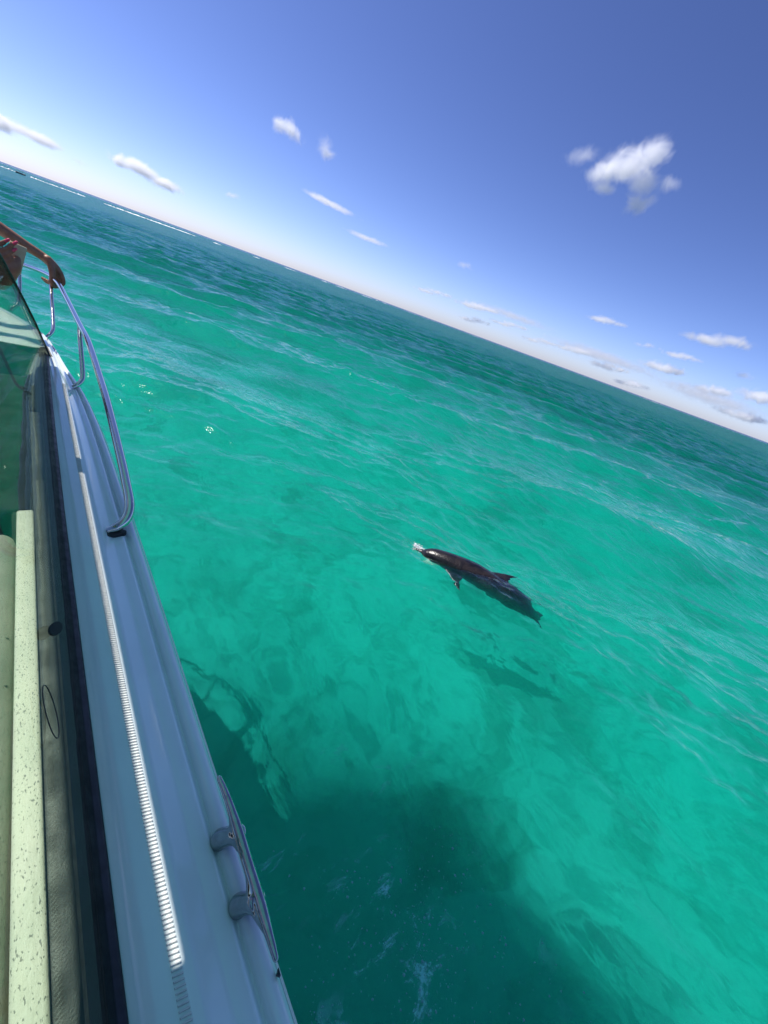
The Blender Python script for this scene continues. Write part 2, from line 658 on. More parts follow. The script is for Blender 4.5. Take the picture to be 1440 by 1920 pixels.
cloud('long thin veil of haze cloud lying along the horizon under the low clouds', 7600,
      [(1130, 668, 9.0, 0.8, 0), (1330, 745, 8.0, 1.0, 0), (960, 592, 7.0, 0.55, 0)], 0.30, 2.4)
bank = [(1345, 733, 1.9, 0.6), (1430, 745, 2.2, 0.9), (1250, 690, 2.6, 0.6), (1150, 688, 2.2, 0.45), (1285, 668, 1.6, 0.4), (1220, 648, 0.8, 0.35),
        (1145, 602, 1.8, 0.45), (1080, 655, 2.4, 0.4), (1020, 640, 1.6, 0.4), (960, 608, 1.8, 0.35), (895, 600, 1.4, 0.4), (900, 575, 2.6, 0.4), (820, 548, 2.0, 0.35), (1190, 720, 1.6, 0.4), (1400, 780, 2.5, 0.6)]
for (x, y, a, b) in bank:
    c_ = cloud('low broken cloud in the bank along the horizon', 7000, [(x, y, a, b, 0), (x + 18, y + 6, a * 0.6, b * 0.8, 0), (x - 20, y - 2, a * 1.1, b * 0.8, 0)], 1.1, 3.4)
    c_['group'] = 'low clouds along the horizon'

# ------------------------------------------------------------------ materials of things
M_GEL = simple('white_gelcoat', (0.78, 0.84, 0.85), 0.09, spec=0.6, var=0.05, vscale=6, coat=0.5)
M_GEL2 = simple('white_deck_gelcoat', (0.78, 0.77, 0.74), 0.35, var=0.06, vscale=9)
M_TREAD = simple('white_ribbed_tread', (0.72, 0.72, 0.70), 0.6, var=0.12, vscale=120)
M_RUB = simple('black_rubber', (0.012, 0.014, 0.02), 0.5, var=0.3, vscale=60)
M_CREAM = None
M_LINER = simple('grey_liner', (0.05, 0.068, 0.06), 0.5, var=0.12, vscale=5)
M_TOP = simple('hardtop_white', (0.82, 0.83, 0.83), 0.35, var=0.05, vscale=3)
M_SEAM = simple('dark_seam', (0.05, 0.06, 0.05), 0.8)


def mat_steel():
    mt, t = newmat('stainless_steel')
    pos = t.n('ShaderNodeNewGeometry').outputs['Position']
    f = t.noise(pos, 55, 6, 0.7)
    p = t.n('ShaderNodeBsdfPrincipled', i={'Base Color': rgba(0.62, 0.61, 0.58), 'Metallic': 1.0, 'Roughness': 0.12})
    t.link(t.maprange(f, 0.4, 0.75, 0.04, 0.20), p.inputs['Roughness'])
    spots = t.maprange(t.noise(pos, 230, 3, 0.6), 0.62, 0.72)
    t.link(t.mixc(spots, rgba(0.62, 0.61, 0.58), rgba(0.75, 0.72, 0.68)), p.inputs['Base Color'])
    b = t.n('ShaderNodeBump', i={'Height': t.noise(pos, 160, 3, 0.6), 'Strength': 0.08, 'Distance': 0.002})
    t.link(b.outputs[0], p.inputs['Normal'])
    t.link(p.outputs[0], t.n('ShaderNodeOutputMaterial').inputs['Surface'])
    return mt


M_STEEL = mat_steel()


def mat_cushion(name, c1, c2, speck):
    mt, t = newmat(name)
    pos = t.n('ShaderNodeNewGeometry').outputs['Position']
    mp = t.n('ShaderNodeMapping', i={'Vector': pos, 'Scale': (1.0, 0.45, 1.0)})
    f = t.noise(mp.outputs[0], 90, 5, 0.65)
    f2 = t.noise(mp.outputs[0], 430, 2, 0.5)
    f3 = t.noise(pos, 7, 4, 0.6)
    c = t.mixc(t.maprange(f3, 0.3, 0.7), rgba(*c1), rgba(*c2))
    c = t.mixc(t.math('MULTIPLY', t.maprange(f2, 0.60, 0.68), speck), c, rgba(0.10, 0.11, 0.09))
    p = t.n('ShaderNodeBsdfPrincipled', i={'Base Color': c, 'Roughness': 0.55})
    b = t.n('ShaderNodeBump', i={'Height': f, 'Strength': 0.5, 'Distance': 0.003})
    t.link(b.outputs[0], p.inputs['Normal'])
    t.link(p.outputs[0], t.n('ShaderNodeOutputMaterial').inputs['Surface'])
    return mt


M_SEAT = mat_cushion('textured_seat_vinyl', (0.34, 0.33, 0.27), (0.24, 0.25, 0.20), 0.6)
M_RIM = mat_cushion('speckled_coaming', (0.70, 0.68, 0.54), (0.58, 0.58, 0.46), 0.8)


def mat_glass():
    mt, t = newmat('green_tinted_glass')
    g = t.n('ShaderNodeNewGeometry')
    fr = t.n('ShaderNodeFresnel', i={'IOR': 1.5}).outputs[0]
    gl = t.n('ShaderNodeBsdfGlossy', i={'Color': rgba(0.95, 1, 0.97), 'Roughness': 0.003})
    pos = g.outputs['Position']
    tint = t.mixc(t.maprange(t.noise(pos, 9, 5, 0.6), 0.3, 0.75), rgba(0.54, 0.68, 0.57), rgba(0.62, 0.74, 0.64))
    tr = t.n('ShaderNodeBsdfTransparent', i={'Color': tint})
    film = t.n('ShaderNodeBsdfDiffuse', i={'Color': rgba(0.5, 0.55, 0.5)})
    sm = t.maprange(t.noise(pos, 14, 6, 0.7, 1.0), 0.45, 0.8, 0.003, 0.022)
    body = t.mixs(sm, tr.outputs[0], film.outputs[0])
    front = t.mixs(fr, body, gl.outputs[0])
    tr2 = t.n('ShaderNodeBsdfTransparent', i={'Color': rgba(1, 1, 1)})
    s = t.mixs(g.outputs['Backfacing'], front, tr2.outputs[0])
    t.link(s, t.n('ShaderNodeOutputMaterial').inputs['Surface'])
    return mt


M_GLASS = mat_glass()

# ------------------------------------------------------------------ the boat (Y forward, z rel. to eye height H)
GZ = H - 0.75                                # gunwale height
boat = tag(empty('motorboat', (0, 0, 0)), 'white motorboat with steel bow rail and tinted windscreen beside the dolphin', 'boat')
XC = -1.12                                   # centre line


def lerp_tab(tab, y):
    xs = [a for a, b in tab]
    return float(np.interp(y, xs, [b for a, b in tab]))


def smooth_tab(tab):
    pts, _ = catmull([(a, b) for a, b in tab], [0] * len(tab), 10)
    return [(p[0], p[1]) for p in pts]


OUT_TAB = smooth_tab([(a_, b_ + (0.006 if a_ < 2.0 else 0.003)) for a_, b_ in [(-3.4, 0.10), (-2.0, 0.155), (-0.5, 0.172), (0.4, 0.173), (1.2, 0.171), (1.75, 0.163), (2.16, 0.143),
                      (2.5, 0.100), (2.85, 0.062), (3.1, 0.022), (3.4, -0.09), (3.7, -0.27), (4.0, -0.55), (4.2, -0.83), (4.32, -1.12)]])
ys = list(np.linspace(-3.4, 2.0, 28)) + list(np.linspace(2.08, 4.31, 34))
# gunwale section, offsets from the glass line (0..1 of the width) and drop
SEC = [(0.0, -0.004), (0.04, 0.0), (0.30, 0.0005), (0.43, 0.0), (0.455, -0.0008), (0.475, -0.0032), (0.585, -0.0140), (0.605, -0.0158), (0.63, -0.0163),
       (0.73, -0.0165), (0.765, -0.0190), (0.785, -0.0260), (0.805, -0.0275), (0.825, -0.0215), (0.85, -0.0170), (0.90, -0.0175), (0.935, -0.0200),
       (0.97, -0.0270), (0.99, -0.0370), (1.0, -0.0500)]
IN_X = 0.014


def inner_x(y):
    return min(IN_X, lerp_tab(OUT_TAB, y) - 0.055)


def both_sides(rows):
    """rows of points for starboard, mirrored for port; returns verts, faces"""
    V, F = [], []
    n = len(rows[0])
    for sgn in (1, -1):
        o = len(V)
        for row in rows:
            for p in row:
                V.append((p[0] if sgn > 0 else 2 * XC - p[0], p[1], p[2]))
        for i in range(len(rows) - 1):
            for k in range(n - 1):
                F.append((o + i * n + k, o + (i + 1) * n + k, o + (i + 1) * n + k + 1, o + i * n + k + 1))
    return V, F


rows = []
for y in ys:
    xo, xi = lerp_tab(OUT_TAB, y), inner_x(y)
    rows.append([(xi + (xo - xi) * s, y, GZ + d) for s, d in SEC])
V, F = both_sides(rows)
mesh('gunwale', V, F, M_GEL, boat, sharp=60)

rows = []
for y in ys:
    xo = lerp_tab(OUT_TAB, y)
    w = xo - XC
    fl = max(0.0, (y - 1.0) / 3.3)
    rows.append([(xo, y, GZ - 0.050), (xo + 0.006, y, GZ - 0.058), (xo + 0.006, y, GZ - 0.095), (xo - 0.004, y, GZ - 0.105),
                 (XC + w * (0.975 - 0.10 * fl), y, GZ - 0.45), (XC + w * (0.93 - 0.25 * fl), y, 0.25),
                 (XC + w * (0.86 - 0.42 * fl), y, -0.05), (XC, y, -0.45 + 0.42 * fl ** 3)])
V, F = both_sides(rows)
mesh('hull', V, F, M_GEL2, boat, sharp=35)
# foredeck, a flat U round the bow well
fv, ff = [], []
dys = list(np.linspace(2.74, 4.31, 26))
WELL = -0.30
for y in dys:
    xo = inner_x(y) + 0.004
    xi = min(WELL, xo - 0.02) if y < 3.85 else XC
    for s in (0, 0.5, 1):
        fv.append((xo + (xi - xo) * s, y, GZ - 0.006 + 0.02 * s * (1 if y >= 3.85 else 0.5)))
nf = len(fv)
for i in range(len(dys) - 1):
    for k in range(2):
        a = i * 3 + k
        ff.append((a, a + 1, a + 4, a + 3))
fv += [(2 * XC - p[0], p[1], p[2]) for p in fv]
ff += [tuple(q + nf for q in f) for f in ff]
mesh('foredeck', fv, ff, M_GEL2, boat, sharp=40)
# cockpit liner: walls and floor
lv, lf = [], []
lys = [-3.2, -2, -1, 0, 1, 2, 2.6, 3.0, 3.4, 3.8]
for y in lys:
    xi = inner_x(y) - 0.02 if y < 2.73 else WELL + 0.01
    for x, z in ((xi, GZ - 0.012), (xi - 0.03, GZ - 0.30), (xi - 0.10, GZ - 0.68), (XC, GZ - 0.70)):
        lv.append((x, y, z))
n0 = len(lv)
for i in range(len(lys) - 1):
    for k in range(3):
        a = i * 4 + k
        lf.append((a, a + 1, a + 5, a + 4))
lv += [(2 * XC - p[0], p[1], p[2]) for p in lv]
lf += [tuple(q + n0 for q in f) for f in lf]
mesh('cockpit_liner', lv, lf, M_LINER, boat, sharp=40)

# ribbed tread strip along the side deck
tv = []
SX0, SX1 = 0.0625, 0.0752
y0, y1, pitch = 0.02, 2.2, 0.0052
n = int((y1 - y0) / pitch)
geo = []
V, F = [], []
for i in range(n):
    ya = y0 + i * pitch
    yb = ya + pitch * 0.60
    z0, z1 = GZ - 0.001, GZ + 0.0034
    sk = 0.0022
    pts = [(SX0, ya + sk, z0), (SX1, ya - sk * .2, z0), (SX1, yb - sk * .2, z0), (SX0, yb + sk, z0)]
    ins = 0.0011
    ptt = [(SX0 + ins, ya + sk + ins, z1), (SX1 - ins, ya - sk * .2 + ins, z1), (SX1 - ins, yb - sk * .2 - ins, z1), (SX0 + ins, yb + sk - ins, z1)]
    o = len(V)
    V += pts + ptt
    F += [(o + 4, o + 5, o + 6, o + 7)] + [(o + k, o + (k + 1) % 4, o + 4 + (k + 1) % 4, o + 4 + k) for k in range(4)]
o = mesh('tread_strip', V, F, M_TREAD, boat, smooth=False)
tag(o, 'narrow white ribbed tread strip on the side deck', kind='stuff')

# ---- windscreen side glass, leaning inboard
TILT = math.tan(math.radians(12))


def gx(y, z):
    """x of the glass at y and height z (world)"""
    tl = math.tan(math.radians(lerp_tab([(-1, 23.0), (0.3, 22.0), (0.8, 17.0), (1.3, 13.0), (2.0, 12.0), (3, 12.0)], y)))
    return lerp_tab([(-3, 0.012), (1.2, 0.012), (2.0, 0.017), (2.72, 0.028)], y) - tl * (z - GZ)


edge = []
for px, py in ((90, 657), (68, 606), (45, 560), (22, 516), (0, 475)):
    r = ray(px, py)
    s = 2.5
    for _ in range(40):                       # meet the leaning glass
        P = Vector((0, 0, H)) + r * (s / r.y)
        e = P.x - gx(s, P.z)
        s -= e / (r.x / r.y - (-TILT) * 0 + TILT * (r.z / r.y)) * 0.8
    edge.append(P.copy())
prof = [(P.y, P.z) for P in edge] + [(y, edge[-1].z) for y in np.linspace(1.95, -0.9, 22)]
gv, gf = [], []
TH = 0.006
cols = [(y, z) for y, z in prof]
for y, z in cols:
    for zz in (GZ - 0.002, z):
        for off in (0, -TH):
            gv.append((gx(y, zz) + off, y, zz))
for i in range(len(cols) - 1):
    a, b = i * 4, (i + 1) * 4
    gf += [(a, b, b + 2, a + 2), (a + 1, a + 3, b + 3, b + 1), (a + 2, b + 2, b + 3, a + 3), (a, a + 1, b + 1, b)]
gf += [(0, 2, 3, 1), (len(gv) - 4, len(gv) - 3, len(gv) - 1, len(gv) - 2)]
glass = mesh('windscreen', gv, gf, M_GLASS, boat, sharp=30)
# dark edge trim down the raked front edge
ep = [(p[0] * 1.0 + 0.0, p[1] + 0.003, p[2]) for p in [tuple(q) for q in edge]]
tube('edge_trim', [(gx(y, z) - 0.003, y + 0.003, z) for y, z in prof], 0.0048, M_RUB, glass, seg=8)
# rubber gasket at the foot of the glass
gv, gf = [], []
for y in np.linspace(-1.0, 2.70, 30):
    x = gx(y, GZ)
    for ox, oz in ((-0.030, -0.004), (-0.026, 0.010), (-0.010, 0.014), (-0.003, 0.007), (0.003, 0.0045), (0.006, 0.0015), (0.007, -0.004)):
        gv.append((x + ox, y, GZ + oz))
for i in range(29):
    for k in range(6):
        a = i * 7 + k
        gf.append((a, a + 1, a + 8, a + 7))
gf += [tuple(range(7)), tuple(29 * 7 + k for k in range(7))[::-1]]
mesh('gasket', gv, gf, M_RUB, glass, sharp=50)
# black wedge at the front corner
c = Vector((gx(2.72, GZ), 2.70, GZ))
mesh('corner_cap', [c + Vector(p) for p in ((-0.035, -0.10, 0.0), (0.020, -0.11, 0.0), (0.004, 0.07, 0.0), (-0.006, -0.05, 0.035), (0.002, -0.05, 0.035))],
     [(0, 1, 2), (0, 3, 4, 1), (1, 4, 2), (0, 2, 3), (3, 2, 4)], M_RUB, glass, smooth=False)

# oval marks on the glass
def on_glass(px, py):
    r = ray(px, py)
    lo, hi = 0.05, 2.6
    f_ = lambda y_: (lambda P_: P_.x - gx(y_, P_.z))(Vector((0, 0, H)) + r * (y_ / r.y))
    for _ in range(60):
        md_ = 0.5 * (lo + hi)
        if (f_(lo) > 0) == (f_(md_) > 0):
            lo = md_
        else:
            hi = md_
    return Vector((0, 0, H)) + r * (lo / r.y) + Vector((0.0012, 0, 0))


ring = []
for k in range(29):
    a_ = 2 * math.pi * k / 28
    u_, v_ = 10 * math.cos(a_), 50 * math.sin(a_)
    ring.append(on_glass(93 + u_ + 0.24 * v_, 1335 + v_))
tube('oval_ring', ring, 0.0008, M_RUB, glass, seg=6, caps=False)
dv = [on_glass(100 + 12 * math.cos(a_) - 3 * math.sin(a_), 1180 + 13 * math.sin(a_)) for a_ in np.linspace(0, 2 * math.pi, 17)[:-1]]
mesh('dark_oval', dv + [p_ + Vector((0.003, 0, 0.001)) for p_ in dv], [tuple(range(16, 32))] + [(k, (k + 1) % 16, 16 + (k + 1) % 16, 16 + k) for k in range(16)],
     simple('smoky_oval', (0.035, 0.045, 0.042), 0.9, spec=0.1), glass, sharp=40)

# ---- dark shade pieces, coaming and helm seat behind the glass
M_SHADE_STRIP = simple('dark_shade_strip', (0.03, 0.037, 0.034), 0.6, var=0.3, vscale=25, bump=0.3, bscale=400)
box('shade_strip', -0.047, -0.014, -0.9, 1.9, GZ - 0.09, GZ - 0.020, M_SHADE_STRIP, boat, 0.004, 2)  # dark strip added for the cockpit shade behind the glass
box('shade_block', -0.62, -0.048, 1.215, 2.35, GZ - 0.16, GZ - 0.030, simple('dark_shade_block', (0.010, 0.014, 0.012), 0.75, var=0.3, vscale=14, spec=0.2), boat, 0.015, 3)  # added dark cover over a sunlit spot, standing for shaded interior
box('coaming', -0.080, -0.046, -0.9, 1.19, GZ - 0.10, GZ - 0.012, M_RIM, boat, 0.006, 3)
seat = box('seat_cushion', -0.55, -0.084, -0.9, 1.12, GZ - 0.16, GZ - 0.024, M_SEAT, boat, 0.03, 5)
for k, yy in enumerate((0.66, 0.775)):
    pts = [(-0.55 + 0.46 * s, yy + 0.02 * math.sin(s * 3.1) - 0.02 * s, GZ - 0.0235 + (0.0 if s < 0.93 else -0.012)) for s in np.linspace(0, 1, 14)]
    tube('seam', pts, 0.0022, M_SEAM, seat, seg=6)

# ---- bow rail
RAIL = [(0.108, 1.055, GZ - 0.010), (0.128, 1.052, GZ + 0.005), (0.150, 1.066, GZ + 0.022), (0.162, 1.105, GZ + 0.043),
        (0.166, 1.20, GZ + 0.062), (0.170, 1.35, GZ + 0.083), (0.175, 1.70, GZ + 0.126), (0.176, 1.95, GZ + 0.146), (0.172, 2.30, GZ + 0.180),
        (0.160, 2.55, GZ + 0.191), (0.135, 3.0, GZ + 0.220), (0.111, 3.28, GZ + 0.245), (0.065, 3.50, GZ + 0.248), (-0.06, 3.76, GZ + 0.235),
        (-0.30, 4.02, GZ + 0.235), (-0.62, 4.24, GZ + 0.24), (XC, 4.36, GZ + 0.24)]
full = RAIL + [(2 * XC - x, y, z) for x, y, z in RAIL[-2::-1]]
rail = tube('bow_rail', full, 0.0128, M_STEEL, boat, seg=18, smooth=8)


def rail_post(pts):
    return tube('rail_post', pts, 0.0098, M_STEEL, rail, seg=14, smooth=7)


posts = [[(0.102, 2.20, GZ - 0.012), (0.122, 2.205, GZ + 0.004), (0.140, 2.24, GZ + 0.020), (0.146, 2.30, GZ + 0.055), (0.152, 2.44, GZ + 0.140), (0.158, 2.535, GZ + 0.190)],
         [(0.034, 3.00, GZ - 0.012), (0.050, 3.01, GZ + 0.005), (0.066, 3.06, GZ + 0.022), (0.072, 3.14, GZ + 0.060), (0.080, 3.36, GZ + 0.175), (0.083, 3.44, GZ + 0.245)],
         [(-0.12, 3.48, GZ - 0.012), (-0.105, 3.49, GZ + 0.010), (-0.082, 3.53, GZ + 0.035), (-0.068, 3.62, GZ + 0.11), (-0.06, 3.75, GZ + 0.232)],
         [(-0.60, 3.98, GZ - 0.012), (-0.60, 4.05, GZ + 0.03), (-0.61, 4.22, GZ + 0.238)]]
for pp in posts:
    rail_post(pp)
    rail_post([(2 * XC - x, y, z) for x, y, z in pp])
# flange plates under the rail feet
for (x, y) in ((0.106, 1.045), (2 * XC - 0.106, 1.045)):
    V, F = tube_geo([(x, y, GZ - 0.0185), (x, y, GZ - 0.0085)], 0.021, seg=20, squash=(1.9, 0.75))
    mesh('rail_flange', V, F, M_RUB, rail, sharp=40)

# ---- mooring cleat: two necks flaring into one long horn
def zc(px, py, up):
    return atz(px, py, GZ - 0.018 + up)


horn_px = [(411, 1458), (428, 1500), (447, 1560), (462, 1610), (476, 1655), (490, 1702), (506, 1757), (517, 1797)]
HU = [0.050, 0.050, 0.046, 0.043, 0.043, 0.044, 0.048, 0.048]
horn = [zc(x, y, u) for (x, y), u in zip(horn_px, HU)]
geo = [tube_geo(horn, [0.0042, 0.0056, 0.0082, 0.0078, 0.0078, 0.0082, 0.0056, 0.0042], seg=14, smooth=6, round_cap=True, squash=(0.8, 1.0))]
for (bx, by), (hx, hy) in (((412, 1576), (449, 1562)), ((447, 1700), (484, 1688))):
    b0 = zc(bx, by, -0.002)
    h0 = zc(hx, hy, 0.040)
    mid = b0.lerp(h0, 0.5) + Vector((0, 0, 0.004))
    geo.append(tube_geo([b0 - Vector((0, 0, 0.004)), b0 + Vector((0.001, 0, 0.006)), mid, b0.lerp(h0, 0.8) + Vector((0, 0, 0.001)), h0], [0.0145, 0.0138, 0.0125, 0.0138, 0.0130], seg=16, smooth=5))
    # fillets where the neck runs into the horn
    d = (horn[-1] - horn[0]).normalized()
    for sg in (-1, 1):
        geo.append(tube_geo([mid.lerp(h0, 0.45), h0 + d * sg * 0.014 - Vector((0.003, 0, 0.002)), h0 + d * sg * 0.036], [0.010, 0.0080, 0.0050], seg=10, smooth=4, round_cap=True))
V, F = merge_geo(geo)
M_CLEAT = simple('dark_polished_steel', (0.42, 0.42, 0.44), 0.06, metal=1.0, var=0.15, vscale=90)
remeshed('cleat', V, F, 0.0016, M_CLEAT, boat, 5)
# small dark chip in the gelcoat edge
q = [atz(px, py, GZ - 0.0185) for px, py in ((521, 1816), (525, 1832), (518, 1829))]
mesh('edge_chip', [p + Vector((0, 0, 0.006)) for p in q] + [p - Vector((0, 0, 0.004)) for p in q], [(0, 1, 2), (3, 5, 4), (0, 3, 4, 1), (1, 4, 5, 2), (2, 5, 3, 0)], M_RUB, boat, smooth=False)

# ---- hardtop over the helm: unseen, opening left for sun; shade panel and bars added
RZ = H + 1.10
hard = box('hardtop', -2.7, -1.75, -2.2, 2.25, RZ, RZ + 0.05, M_TOP, boat, 0.02)
ov = [(-0.45, -2.2), (0.86, -2.2), (0.92, -1.2), (0.94, 0.9), (0.93, 1.3), (0.88, 1.75), (0.87, 2.1), (0.82, 2.45), (0.72, 2.80), (0.44, 3.12), (0.12, 3.40), (-0.18, 3.52), (-0.45, 3.55)]
n = len(ov)
# unseen shade panel: outline fitted to cast the water shadow, edge faded to soften it
M_SHADE_PANEL, t = newmat('aqua_shade_panel')
at = t.n('ShaderNodeAttribute', attribute_name='edge_fade')
cb_ = t.n('ShaderNodeBsdfPrincipled', i={'Base Color': rgba(0.30, 0.74, 0.78), 'Roughness': 0.6})  # aqua chosen to tint the light that reaches the deck
pass_thru = t.n('ShaderNodeBsdfTransparent')
tl_ = t.n('ShaderNodeBsdfTranslucent', i={'Color': rgba(0.20, 0.74, 0.78)})
t.link(t.mixs(at.outputs['Fac'], pass_thru.outputs[0], t.mixs(0.20, cb_.outputs[0], tl_.outputs[0])), t.n('ShaderNodeOutputMaterial').inputs['Surface'])
cen = Vector((-0.45, 0.6))
OFF = [-0.30, -0.17, -0.05, 0.07, 0.19, 0.32]
EDGE_W = [1.0, 0.88, 0.64, 0.36, 0.12, 0.02]  # opacity falls outward so the cast shadow gets a soft edge
V, W = [], []
for o_, w_ in zip(OFF, EDGE_W):
    for k, (x, y) in enumerate(ov):
        p_, q_ = Vector(ov[max(k - 1, 0)]), Vector(ov[min(k + 1, n - 1)])
        d_ = (q_ - p_).normalized()
        nn = Vector((d_.y, -d_.x))
        v_ = Vector((x, y)) + nn * o_
        if k in (0, n - 1):
            v_.x = ov[k][0]
        V.append((v_.x, v_.y, RZ))
        W.append(w_)
nr_ = len(OFF)
F = [tuple(range(n))]
for r_ in range(nr_ - 1):
    for k in range(n - 1):
        F.append((r_ * n + k, r_ * n + k + 1, (r_ + 1) * n + k + 1, (r_ + 1) * n + k))
shp = mesh('unseen_shade_panel', V, F, M_SHADE_PANEL, hard)
at_ = shp.data.attributes.new('edge_fade', 'FLOAT', 'POINT')
at_.data.foreach_set('value', W)
box('cross_beam', -1.76, -0.44, -2.2, -1.5, RZ + 0.003, RZ + 0.042, M_TOP, hard, 0.01)
BZ = H + 0.20
SHX, SHY = 0.298, 0.460                       # sun's sideways run between the slot bars and the deck
box('sun_slot_bar', 0.0742 - SHX, 0.138 - SHX, 0.40, 2.90, BZ, BZ + 0.012, M_TOP, hard, 0.003)  # unseen bars added so that sun falls only on the strip
box('sun_slot_bar', -0.03 - SHX, 0.0638 - SHX, 0.40, 2.90, BZ, BZ + 0.012, M_TOP, hard, 0.003)
box('sun_slot_stop', -0.031 - SHX, 0.139 - SHX, 1.372 + SHY, 1.465 + SHY, BZ - 0.006, BZ + 0.018, M_TOP, hard, 0.003)  # unseen pieces added to break the lit strip and end it
box('sun_slot_stop', -0.031 - SHX, 0.139 - SHX, 0.12, 0.128 + SHY, BZ - 0.006, BZ + 0.018, M_TOP, hard, 0.003)
tube('support_post', [(-0.60, 0.30, GZ - 0.1), (-0.60, 0.30, RZ + 0.01)], 0.02, M_STEEL, hard)
tube('support_post', [(-2.2, 1.9, GZ - 0.5), (-2.2, 1.9, RZ + 0.01)], 0.02, M_STEEL, hard)
tube('support_post', [(2 * XC + 0.60, 0.30, GZ - 0.1), (2 * XC + 0.60, 0.30, RZ + 0.01)], 0.02, M_STEEL, hard)
tube('support_post', [(-0.36, 2.98, GZ - 0.01), (-0.33, 2.86, BZ + 0.008)], 0.018, M_STEEL, hard)

# ------------------------------------------------------------------ dolphin
def dpx(x, y, z):
    return atz(x, y, z)


def mat_dolphin():
    mt, t = newmat('dolphin_skin')
    pos = t.n('ShaderNodeNewGeometry').outputs['Position']
    f = t.noise(pos, 7, 6, 0.65, 0.8)
    c = t.mixc(t.maprange(f, 0.35, 0.7), rgba(0.004, 0.004, 0.006), rgba(0.026, 0.020, 0.018))
    p = t.n('ShaderNodeBsdfPrincipled', i={'Base Color': c, 'Roughness': 0.27, 'Specular IOR Level': 0.5})
    b = t.n('ShaderNodeBump', i={'Height': t.noise(pos, 35, 5, 0.6), 'Strength': 0.32, 'Distance': 0.012})
    t.link(b.outputs[0], p.inputs['Normal'])
    t.link(p.outputs[0], t.n('ShaderNodeOutputMaterial').inputs['Surface'])
    return mt


M_DOL = mat_dolphin()
# spine: pixel, height of the centre line, half height
SP = [(775, 1029, 0.012, 0.010), (783, 1032, 0.012, 0.024), (792, 1036, 0.012, 0.038), (800, 1040, 0.022, 0.074), (812, 1045, 0.026, 0.104),
      (831, 1055, 0.018, 0.130), (856, 1068, 0.004, 0.154), (882, 1082, -0.014, 0.170), (906, 1098, -0.038, 0.174), (928, 1114, -0.066, 0.168),
      (948, 1130, -0.098, 0.152), (965, 1146, -0.138, 0.126), (978, 1161, -0.185, 0.094), (988, 1175, -0.245, 0.056)]
spine = [dpx(x, y, z) for x, y, z, r in SP]
V, F = tube_geo(spine, [r for *_, r in SP], seg=24, smooth=5, round_cap=True)
geo = [(V, F)]
ax = (spine[-1] - spine[0]).normalized()          # towards the tail
side = ax.cross(UPZ).normalized()                 # one flank
if side.dot(Vector((0, 0, H)) - spine[5]) < 0:
    side = -side                                   # now points to the boat
upd = side.cross(ax)
if upd.z < 0:
    upd = -upd


def fin(rootA, rootB, tip, thick, n=12, bow=0.25):
    """a swept fin: rootA leading, rootB trailing; closed lens section"""
    rootA, rootB, tip = Vector(rootA), Vector(rootB), Vector(tip)
    nrm = (rootB - rootA).cross(tip - rootA).normalized()
    V, F = [], []
    m_ = 8
    for i in range(n):
        s = i / (n - 1)
        s2 = s ** 0.9
        la = rootA.lerp(tip, s2) + (rootA - rootB) * bow * math.sin(s * math.pi) * 0.6
        lb = rootB.lerp(tip, s2) + (rootA - rootB) * bow * math.sin(s * math.pi) * 0.9
        if i == n - 1:
            lb = la + (lb - la) * 0.5 + (rootB - rootA) * 0.04
        th = thick * (1 - 0.8 * s)
        for k in range(m_ * 2):
            an = 2 * math.pi * k / (m_ * 2)
            u = 0.5 - 0.5 * math.cos(an)
            V.append(la.lerp(lb, u) + nrm * math.sin(an) * th * (1.2 - 0.7 * u))
    M2 = m_ * 2
    for i in range(n - 1):
        for k in range(M2):
            F.append((i * M2 + k, i * M2 + (k + 1) % M2, (i + 1) * M2 + (k + 1) % M2, (i + 1) * M2 + k))
    F += [tuple(range(M2))[::-1], tuple((n - 1) * M2 + k for k in range(M2))]
    return V, F


dA = dpx(893, 1088, -0.03) + upd * 0.150
dB = dpx(938, 1115, -0.07) + upd * 0.135
dT = dpx(977, 1084, 0.085)
geo.append(fin(dA, dB, dT, 0.016, bow=0.18))
# near pectoral fin, trailing down beside the body
pA = dpx(828, 1058, -0.01) + side * 0.09
pB = dpx(874, 1080, -0.02) + side * 0.11
pT = dpx(859, 1114, -0.022)
geo.append(fin(pA, pB, pT, 0.016, bow=0.10))
pA2 = dpx(838, 1060, -0.05) - side * 0.07
pB2 = dpx(862, 1072, -0.06) - side * 0.07
geo.append(fin(pA2, pB2, pA2.lerp(pB2, .8) - side * 0.17 - UPZ * 0.10, 0.012, bow=0.15))
# flukes
fr = spine[-2]
fe = spine[-1]
for sg in (-1, 1):
    geo.append(fin(fr + side * sg * 0.005, fe + ax * 0.05, fe + ax * 0.13 + side * sg * 0.21 - UPZ * 0.0, 0.011, bow=0.2))
V, F = merge_geo(geo)
dolphin = remeshed('dolphin', V, F, 0.0075, M_DOL, None, 4)
tag(dolphin, 'dark grey dolphin surfacing in the turquoise water beside the boat', 'dolphin')
# blowhole and eye as its parts
bh = spine[5] + upd * 0.1035
V, F = tube_geo([bh - side * 0.014, bh + side * 0.014], 0.006, seg=10, round_cap=True)
mesh('blowhole', V, F, M_RUB, dolphin)
ey = spine[4] + side * 0.074 - UPZ * 0.008 - ax * 0.02
V, F = tube_geo([ey - ax * 0.003, ey + ax * 0.003], 0.007, seg=10, round_cap=True)
mesh('eye', V, F, M_RUB, dolphin)

